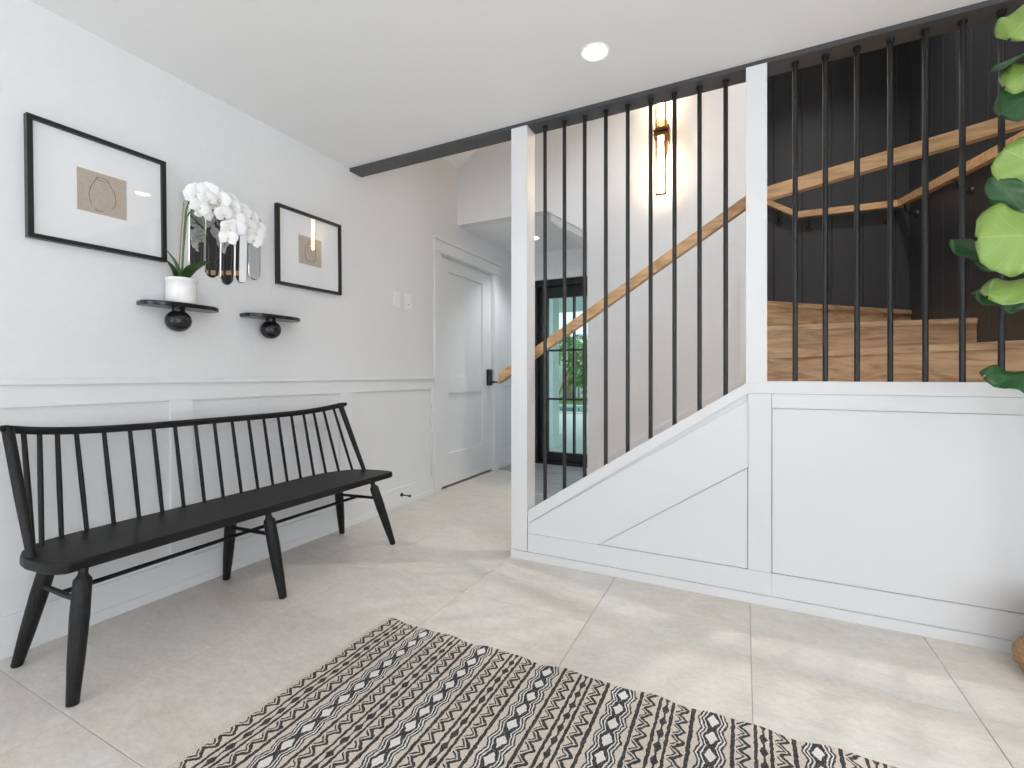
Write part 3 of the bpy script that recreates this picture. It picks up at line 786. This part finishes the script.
# ------------------------------------------------------------------ wall shelves
def shelf(yc, label):
    t = thing('wall_shelf', (0.0, yc, 1.24), label, 'shelf', 'small black wall shelves')
    L, Dp = 0.166, 0.125; y0 = yc; yc = yc+0.019
    poly = [(0.001, yc-L*0.93), (0.001, yc+L*0.93)]
    for i in range(13):
        a = PI/2*i/12
        poly.append((Dp-0.075+0.075*math.sin(a)-0.0, yc+L-0.075+0.075*math.cos(a)))
    q = [(0.001, yc-L*0.96), (0.001, yc+L*0.96)]
    for i in range(9):
        a = PI/2*i/8; q.append((0.045+0.085*math.sin(a), yc+L-0.10+0.10*math.cos(a)))
    for i in range(9):
        a = PI/2*i/8; q.append((0.045+0.085*math.cos(a), yc-L+0.10-0.10*math.sin(a)))
    yc = y0
    MB().prism(q, 'z', 1.334, 1.354).build('board', 'blackshelf', t, bevel=0.005, bseg=3)
    MB().tube([(0.062, yc, 1.31), (0.062, yc, 1.338)], 0.026, 20).build('neck', 'blackshelf', t, smooth=True)
    s = MB(); pr = [(max(0.0005, 0.053*math.sin(PI*i/16)), -0.050*math.cos(PI*i/16)) for i in range(17)]
    s.lathe(pr, (0.062, yc, 1.275)).build('ball', 'blackshelf', t, smooth=True)
    return t
shelf(1.262, 'black lacquered wall shelf holding the orchid pot')
shelf(1.735, 'empty black lacquered wall shelf beside the orchid')

# ------------------------------------------------------------------ orchid
OC = (0.075, 1.268)
orc = thing('potted_orchid', (OC[0], OC[1], 1.355), 'white flowering orchid in a white ceramic pot', 'plant')
pot = MB().lathe([(0.0, 0), (0.056, 0.0), (0.060, 0.004), (0.0605, 0.055), (0.061, 0.100), (0.064, 0.102), (0.065, 0.112), (0.063, 0.115), (0.059, 0.113), (0.057, 0.10), (0.0, 0.095)], (OC[0], OC[1], 1.3545), 36).build('pot', 'ceramic', orc, smooth=True, angle=60)
MB().lathe([(0.0, 0), (0.057, 0.0), (0.05, 0.006), (0.0, 0.008)], (OC[0], OC[1], 1.4495)).build('soil', 'soil', pot)
def blade(base, tip, width, droop, roll=0.0, nm='leaf', m='orleaf', par=orc):
    base, tip = Vector(base), Vector(tip); ax = tip-base
    side = ax.cross(Vector((0, 0, 1))).normalized()
    up = side.cross(ax).normalized()
    side2 = side*math.cos(roll)+up*math.sin(roll); up2 = -side*math.sin(roll)+up*math.cos(roll)
    def fn(u, v):
        w = width*(math.sin(PI*min(1, 0.08+v*0.92))**0.7)*(1.0 if v < .6 else 1)
        s = (u-0.5)
        return base + ax*v + side2*(s*w) + up2*(droop*math.sin(PI*v) + abs(s)*w*0.35)
    return MB().grid(fn, 6, 12).build(nm, m, par, smooth=True, angle=80)
zt = 1.448
for b, t, w, d, r in (((OC[0], OC[1]-.01, zt), (0.16, 1.155, 1.575), .055, .012, 0.9), ((OC[0]+.01, OC[1]+.01, zt), (0.14, 1.36, 1.565), .050, .02, 0.5),
                      ((OC[0], OC[1]+.01, zt), (0.10, 1.335, 1.545), .05, .02, 0.2), ((OC[0]-.01, OC[1]-.02, zt), (0.05, 1.215, 1.55), .045, .01, 0.6),
                      ((OC[0]+.01, OC[1], zt), (0.19, 1.28, 1.53), .045, .02, 0.3)):
    blade(b, t, w, d, r)
stem_pts = [(0.085, 1.262, 1.44), (0.087, 1.266, 1.55), (0.088, 1.272, 1.68), (0.09, 1.280, 1.79), (0.095, 1.300, 1.865), (0.10, 1.345, 1.905),
            (0.105, 1.41, 1.905), (0.11, 1.48, 1.875), (0.115, 1.54, 1.83), (0.12, 1.585, 1.785)]
MB().tube(stem_pts, [0.004]*5+[0.0035]*3+[0.003, 0.002], 8).build('stem', 'stem', orc, smooth=True)
MB().tube([(0.080, 1.250, 1.44), (0.082, 1.262, 1.66), (0.086, 1.272, 1.83)], 0.0028, 8).build('stake', 'stake', orc, smooth=True)
stem2 = [(0.075, 1.27, 1.44), (0.075, 1.277, 1.60), (0.08, 1.287, 1.76), (0.09, 1.32, 1.83), (0.11, 1.39, 1.825), (0.125, 1.45, 1.79), (0.13, 1.49, 1.755)]
MB().tube(stem2, 0.003, 8).build('stem', 'stem', orc, smooth=True)
def flower_mesh():
    b = MB(); b.uv = {}
    for ang, L, W in ((90, .036, .030), (210, .036, .030), (330, .036, .030), (25, .040, .050), (155, .040, .050)):
        a = math.radians(ang); d = Vector((math.cos(a), math.sin(a), 0)); s = Vector((-d.y, d.x, 0))
        lift = 0.004 if ang in (25, 155) else 0
        def fn(u, v, d=d, s=s, L=L, W=W, lift=lift):
            w = W*math.sin(PI*(0.10+0.88*v))**0.65
            return d*(L*v+0.002) + s*((u-.5)*w) + Vector((0, 0, lift + 0.006*math.sin(PI*v*0.9) - 0.25*((u-.5)**2)*W*v))
        b.grid(fn, 5, 6)
    return b
fm = flower_mesh().build('flower', 'petal', None, smooth=True, angle=80)
fmesh = fm.data; bpy.data.objects.remove(fm)
lb = MB(); lb.lathe([(0.0005, 0), (0.005, 0.003), (0.007, 0.008), (0.004, 0.013), (0.0005, 0.015)], (0, -0.004, 0), 10)
lipo = lb.build('lip', 'lip', None, smooth=True); lmesh = lipo.data; bpy.data.objects.remove(lipo)
def un(px, py, X):
    """centres given on vertical planes parallel to the wall"""
    th = math.atan2(232, 469); d = Vector((-math.sin(th), math.cos(th), 0)); r = Vector((math.cos(th), math.sin(th), 0))
    k = d + r*((px-512)/469) + Vector((0, 0, (375-py)/469))
    return Vector((2.41, 0, 1.025)) + k*((X-2.41)/k[0])
fl = [(0.12, 1.322, 1.874), (0.135, 1.318, 1.80), (0.155, 1.345, 1.845), (0.115, 1.375, 1.895), (0.15, 1.405, 1.862), (0.155, 1.420, 1.800), (0.12, 1.468, 1.880),
      (0.145, 1.462, 1.838), (0.155, 1.480, 1.788), (0.14, 1.515, 1.822), (0.155, 1.445, 1.735), (0.16, 1.478, 1.745), (0.15, 1.447, 1.690), (0.13, 1.572, 1.832),
      (0.15, 1.552, 1.775), (0.155, 1.585, 1.748), (0.15, 1.580, 1.712), (0.13, 1.605, 1.785), (0.12, 1.345, 1.785), (0.10, 1.43, 1.895), (0.13, 1.395, 1.83), (0.13, 1.36, 1.89), (0.11, 1.31, 1.855), (0.13, 1.535, 1.85)]
rng = random.Random(5)
for i, c in enumerate(fl):
    o = bpy.data.objects.new('flower', fmesh); COL.objects.link(o); o.parent = orc
    z = Vector((1.0, -0.45+rng.uniform(-.45, .35), rng.uniform(-.45, .15))).normalized()
    q = z.to_track_quat('Z', 'Y')
    o.rotation_mode = 'QUATERNION'; o.rotation_quaternion = q @ Matrix.Rotation(rng.uniform(-.5, .5), 3, 'Z').to_quaternion()
    sc = rng.uniform(1.02, 1.25); o.scale = (sc, sc, sc)
    o.location = Vector(c) + Vector((0, -0.006, 0.004)) - Vector(orc['_o'])
    l = bpy.data.objects.new('lip', lmesh); COL.objects.link(l); l.parent = o
    near = min((Vector(p) for p in stem_pts[4:]+stem2[3:]), key=lambda p: (p-Vector(c)).length)
    MB().tube([near, near.lerp(Vector(c), .5)+Vector((0, 0, .006)), Vector(c)-z*0.002], 0.0016, 6).build('pedicel', 'stem', orc, smooth=True)

# ------------------------------------------------------------------ switches and door stop
def plate_sw(y, z, label, kind):
    t = thing('light_switch', (0, y, z-0.058), label, 'switch', 'white wall switches')
    box('plate', 'switch', (0.0, 0.006, y-0.037, y+0.037, z-0.06, z+0.06), t, bevel=0.002)
    if kind: box('rocker', 'switch', (0.006, 0.011, y-0.017, y+0.017, z-0.034, z+0.034), t, bevel=0.002)
    else:
        box('slider_plate', 'switch', (0.006, 0.009, y-0.017, y+0.017, z-0.034, z+0.034), t, bevel=0.001)
        box('button', 'beam', (0.009, 0.0105, y-0.005, y+0.005, z-0.028, z-0.022), t)
plate_sw(2.851, 1.612, 'white rocker light switch farther from the hall door', True)
plate_sw(2.995, 1.612, 'white light switch with a small dark button nearest the door', False)
ds = thing('door_stop', (0.012, 2.90, 0.09), 'small black door stop on the baseboard by the hall door', 'door stop')
MB().tube([(0.012, 2.90, 0.09), (0.018, 2.90, 0.09)], 0.014, 16).build('base', 'rod', ds, smooth=True)
MB().tube([(0.018, 2.90, 0.09), (0.085, 2.905, 0.088)], 0.0045, 10).build('shaft', 'rod', ds, smooth=True)
MB().tube([(0.082, 2.905, 0.088), (0.096, 2.906, 0.0878)], 0.0095, 14).build('tip', 'rod', ds, smooth=True)

# ------------------------------------------------------------------ rug
RX0, RX1, RY0, RY1 = 1.068, 3.40, -0.10, 1.533
rg = MB(); rg.uv = {}
nu, nv = 120, 70
rr = random.Random(3)
def rugpt(u, v):
    x = RX0 + (RX1-RX0)*u; yy = RY0 + (RY1-RY0)*v
    yy += (v > 0.5)*max(0, (v-0.5)*2)**4*(0.0045*math.sin(x*24)+0.004*math.sin(x*41+1))
    x += max(0, 1-u*12)*0.003*math.sin(yy*22)
    e = min(u*(RX1-RX0), (1-u)*(RX1-RX0), v*(RY1-RY0), (1-v)*(RY1-RY0))
    z = 0.0055 + 0.0035*max(0, 1-e/0.05)*(0.5+0.5*math.sin(x*24+yy*9)) + 0.0008*math.sin(x*17)*math.sin(yy*13)
    return (x, yy, z)
for j in range(nv+1):
    for i in range(nu+1):
        u, v = i/nu, j/nv
        rg.uv[len(rg.v)] = (u*(RX1-RX0), v*(RY1-RY0))
        rg.v.append(rugpt(u, v))
for j in range(nv):
    for i in range(nu):
        a = j*(nu+1)+i
        rg.f.append((a, a+1, a+nu+2, a+nu+1))
# underside and skirt
off = len(rg.v)
border = [i for i in range(nu+1)] + [j*(nu+1)+nu for j in range(1, nv+1)] + [nv*(nu+1)+i for i in range(nu-1, -1, -1)] + [j*(nu+1) for j in range(nv-1, 0, -1)]
for b in border:
    p = rg.v[b]; rg.uv[len(rg.v)] = rg.uv[b]; rg.v.append((p[0], p[1], 0.0006))
nb = len(border)
for k in range(nb):
    rg.f.append((border[(k+1) % nb], border[k], off+k, off+(k+1) % nb))
rug = tag(rg.build('rug', 'rug', smooth=True, origin=(2.2, 0.7, 0)), 'black and cream woven rug with zigzag and diamond stripes', 'rug')

# ------------------------------------------------------------------ fiddle leaf fig in a basket
FC = Vector((3.385, 2.212, 0))
fig = thing('potted_fig', FC, 'fiddle leaf fig plant in a woven basket by the panelled wall', 'plant')
bk = MB(); prof = []
for i in range(25):
    t = i/24; z = 0.27*t
    prof.append((0.098+0.042*math.exp(-((t-0.2)/0.2)**2)+0.003*math.sin(t*60), z))
bk.lathe([(0.0005, 0.0)]+[(0.10, 0.0)]+[(r, z+0.004) for r, z in prof]+[(0.105, 0.274), (0.10, 0.25), (0.0005, 0.25)], FC, 40).build('basket', 'basket', fig, smooth=True, angle=70)
MB().lathe([(0.0005, 0.0), (0.098, 0.0), (0.06, 0.008), (0.0005, 0.01)], FC+Vector((0, 0, 0.251))).build('soil', 'soil', fig)
trunk = [FC+Vector(p) for p in ((0, 0, .25), (.01, -.01, .6), (-.005, -.02, 1.0), (.01, -.03, 1.4), (.0, -.04, 1.8), (.01, -.05, 2.2))]
MB().tube(trunk, [0.016, 0.014, 0.012, 0.010, 0.008, 0.005], 10).build('trunk', 'trunk', fig, smooth=True)
def figleaf(base, tip, normal, width, m, curl=0.02):
    base, tip, nrm = Vector(base), Vector(tip), Vector(normal).normalized()
    ax = tip-base; side = ax.cross(nrm).normalized(); up = side.cross(ax).normalized()
    prof = [0.10, 0.36, 0.52, 0.58, 0.63, 0.72, 0.84, 0.94, 0.995, 1.0, 0.95, 0.83, 0.62, 0.10]
    def W(v):
        t = v*(len(prof)-1); i = min(int(t), len(prof)-2); f = t-i
        f = f*f*(3-2*f)*0.5 + f*0.5
        return prof[i]*(1-f)+prof[i+1]*f
    def fn(u, v):
        s = u-0.5; w = width*W(v)
        return base + ax*v + side*(s*w) + up*(curl*math.sin(PI*v) - abs(s)**1.6*w*0.28 + 0.009*math.sin(v*15+s*7)*abs(s)*2 - 0.03*v*v)
    lf = MB().grid(fn, 12, 28).build('leaf', m, fig, smooth=True, angle=80)
    sol = lf.modifiers.new('thickness', 'SOLIDIFY'); sol.thickness = 0.0012
    # petiole to the trunk
    z = base.z
    tp = min((a.lerp(b, max(0, min(1, (z-0.03-a.z)/(b.z-a.z)))) for a, b in zip(trunk, trunk[1:])), key=lambda p: abs(p.z-(z-0.03)))
    MB().tube([tp, base+ax*0.03], 0.003, 6).build('petiole', 'petiole', fig, smooth=True)
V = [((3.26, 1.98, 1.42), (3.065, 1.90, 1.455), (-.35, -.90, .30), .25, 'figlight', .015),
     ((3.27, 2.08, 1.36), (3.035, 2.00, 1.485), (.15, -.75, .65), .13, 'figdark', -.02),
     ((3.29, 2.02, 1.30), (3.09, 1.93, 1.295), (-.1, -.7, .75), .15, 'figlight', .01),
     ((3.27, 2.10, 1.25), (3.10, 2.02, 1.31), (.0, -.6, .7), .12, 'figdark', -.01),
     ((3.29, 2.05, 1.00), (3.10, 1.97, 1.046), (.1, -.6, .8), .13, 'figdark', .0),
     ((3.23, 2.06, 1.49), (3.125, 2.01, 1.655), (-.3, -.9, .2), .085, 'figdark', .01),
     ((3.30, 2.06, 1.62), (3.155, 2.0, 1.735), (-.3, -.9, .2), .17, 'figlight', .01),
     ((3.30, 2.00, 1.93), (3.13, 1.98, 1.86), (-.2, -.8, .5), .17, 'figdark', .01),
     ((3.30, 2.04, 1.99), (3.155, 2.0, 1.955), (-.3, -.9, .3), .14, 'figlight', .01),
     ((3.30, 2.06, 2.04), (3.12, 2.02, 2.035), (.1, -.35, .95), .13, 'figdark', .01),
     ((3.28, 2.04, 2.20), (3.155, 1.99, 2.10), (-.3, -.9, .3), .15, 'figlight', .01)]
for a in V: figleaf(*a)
rng = random.Random(11)
for k in range(24):
    z = 0.92 + 1.28*k/23
    ang = math.radians(-92 + (k*73.0) % 112)       # spread into the room, clear of the wall behind
    d = Vector((math.cos(ang), math.sin(ang), 0))
    base = FC + Vector((0.01, -0.035, z)) + d*rng.uniform(.06, .10)
    L = rng.uniform(.18, .25)
    tip = base + d*L + Vector((0, 0, rng.uniform(-.10, .12)))
    if tip.y > 2.28: tip.y = 2.28
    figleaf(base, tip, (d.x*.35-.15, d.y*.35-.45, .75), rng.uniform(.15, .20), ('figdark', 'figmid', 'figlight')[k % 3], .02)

# ------------------------------------------------------------------ garden beyond the glass door
struct(box('ground', 'lawn', (-22, 14, 5.4, 34, -0.25, -0.12)), 'green lawn beyond the garden door', 'lawn')
struct(box('floor_patio', 'patio', (-4.5, 4.0, 5.25, 12.2, -0.12, -0.03)), 'pale paved patio outside the garden door', 'patio')
pool = thing('swimming_pool', (-3.0, 14, -0.10), 'blue swimming pool with a pale stone edge beyond the patio', 'pool')
box('water', 'water', (-9, 1.5, 12.6, 15.2, -0.12, -0.05), pool)
for d in ((-9.3, 1.8, 12.25, 12.6), (-9.3, 1.8, 15.2, 15.55), (-9.3, -9, 12.6, 15.2), (1.5, 1.8, 12.6, 15.2)):
    box('coping', 'patio', (d[0], d[1], d[2], d[3], -0.12, -0.01), pool)
fence = thing('garden_fence', (-6, 23, -0.12), 'tall white board fence at the far side of the garden', 'fence')
for i in range(26):
    box('board', 'fence', (-18+i*0.9, -18+i*0.9+0.88, 23.0, 23.06, -0.12, 2.6), fence)
for i in range(8):
    box('post', 'fence', (-18+i*3.2, -18+i*3.2+0.14, 22.86, 23.0, -0.12, 2.7), fence)
pc = struct(box('trim_6', 'porch', (-0.36, -0.07, 6.35, 6.6, -0.03, 2.62)), 'pale green porch column outside the garden door', 'column')
box('base', 'porch', (-0.40, -0.03, 6.31, 6.64, -0.03, 0.14), pc)
struct(box('trim_7', 'porch', (-6, 4, 8.4, 8.7, 2.25, 2.62)), 'pale porch beam above the patio', 'beam')
struct(box('ceiling_porch', 'porch', (-6, 4, 5.25, 8.8, 2.62, 2.75)), 'pale porch ceiling above the patio', 'ceiling')
def frond(base, d, L, m, par, nm='frond', drop=0.7, leaf=0.35):
    b = MB(); b.uv = {}
    d = Vector(d).normalized()
    side = d.cross(Vector((0, 0, 1))).normalized()
    n = 12
    P = lambda t: Vector(base) + d*(L*t) + Vector((0, 0, -drop*L*t*t))
    for i in range(n):
        p = P(i/n); q = P((i+1)/n)
        for s in (-1, 1):
            k = len(b.v)
            tipp = p.lerp(q, .5) + side*(s*leaf*math.sin(PI*(0.12+0.86*i/n))) + Vector((0, 0, -0.16*leaf*2)) + d*0.12
            for v in (p, q, tipp): b.uv[len(b.v)] = (0, 0); b.v.append(tuple(v))
            b.f.append((k, k+1, k+2))
    return b.build(nm, m, par)
def palm(x, y, h, label, stakes=True, m='palmleaf'):
    t = thing('palm_tree', (x, y, -0.12), label, 'palm tree', 'palms by the fence')
    rings = []
    MB().tube([(x, y, -0.12), (x+.03, y, h*.5), (x, y, h)], [0.24, 0.17, 0.15], 12).build('trunk', 'palmtrunk', t, smooth=True)
    for k in range(16):
        a = 2*PI*k/16 + 0.2*(k % 3)
        frond((x, y, h), (math.cos(a), math.sin(a), 0.55-0.35*(k % 3)), 1.5, m, t)
    if stakes:
        for a in (0.5, 2.6, 4.7):
            MB().tube([(x+1.0*math.cos(a), y+1.0*math.sin(a), -0.12), (x, y, 1.5)], 0.045, 8).build('support_stake', 'stakewood', t)
palm(-4.55, 20.0, 2.7, 'young palm propped by wooden stakes beyond the pool')
palm(-7.6, 21.2, 3.4, 'taller palm beside the fence left of the propped palm', False)
palm(-1.9, 21.0, 2.6, 'short palm beside the fence right of the propped palm', False, 'shrub2')
rngs = random.Random(9)
def shrub(x, y, h, w, label, m):
    t = thing('shrub', (x, y, -0.12), label, 'shrub', 'shrubs along the fence')
    MB().tube([(x, y, -0.12), (x, y, h*0.5)], [0.04, 0.02], 6).build('stem', 'palmtrunk', t)
    b = MB(); b.uv = {}
    for k in range(260):
        a = rngs.uniform(0, 2*PI); e = rngs.uniform(-0.9, 1.0); r = rngs.uniform(.45, 1)
        c = Vector((x+w*r*math.cos(a)*math.sqrt(1-e*e*.8), y+w*r*math.sin(a)*math.sqrt(1-e*e*.8), h*0.55+h*0.5*e*r))
        u = Vector((rngs.uniform(-1, 1), rngs.uniform(-1, 1), rngs.uniform(-1, 1))).normalized()*0.17
        v = u.cross(Vector((rngs.uniform(-1, 1), rngs.uniform(-1, 1), rngs.uniform(-1, 1)))).normalized()*0.08
        n = len(b.v)
        for p in (c-u, c+v, c+u, c-v): b.uv[len(b.v)] = (0, 0); b.v.append(tuple(p))
        b.f.append((n, n+1, n+2, n+3))
    o = b.build('foliage', m, t)
for x, y, h, w, lb_, m in ((-6.6, 21.6, 1.6, .8, 'dark green shrub left of the propped palm', 'shrub'), (-3.58, 18.2, 2.3, .55, 'bright green shrub right of the propped palm', 'shrub2'),
                          (-9.2, 21.5, 1.7, .9, 'dark green shrub below the taller palm', 'shrub'), (1.2, 21.6, 1.9, .9, 'dark green shrub beyond the short palm', 'shrub')):
    shrub(x, y, h, w, lb_, m)

for o in bpy.data.objects:
    if '_o' in o: del o['_o']
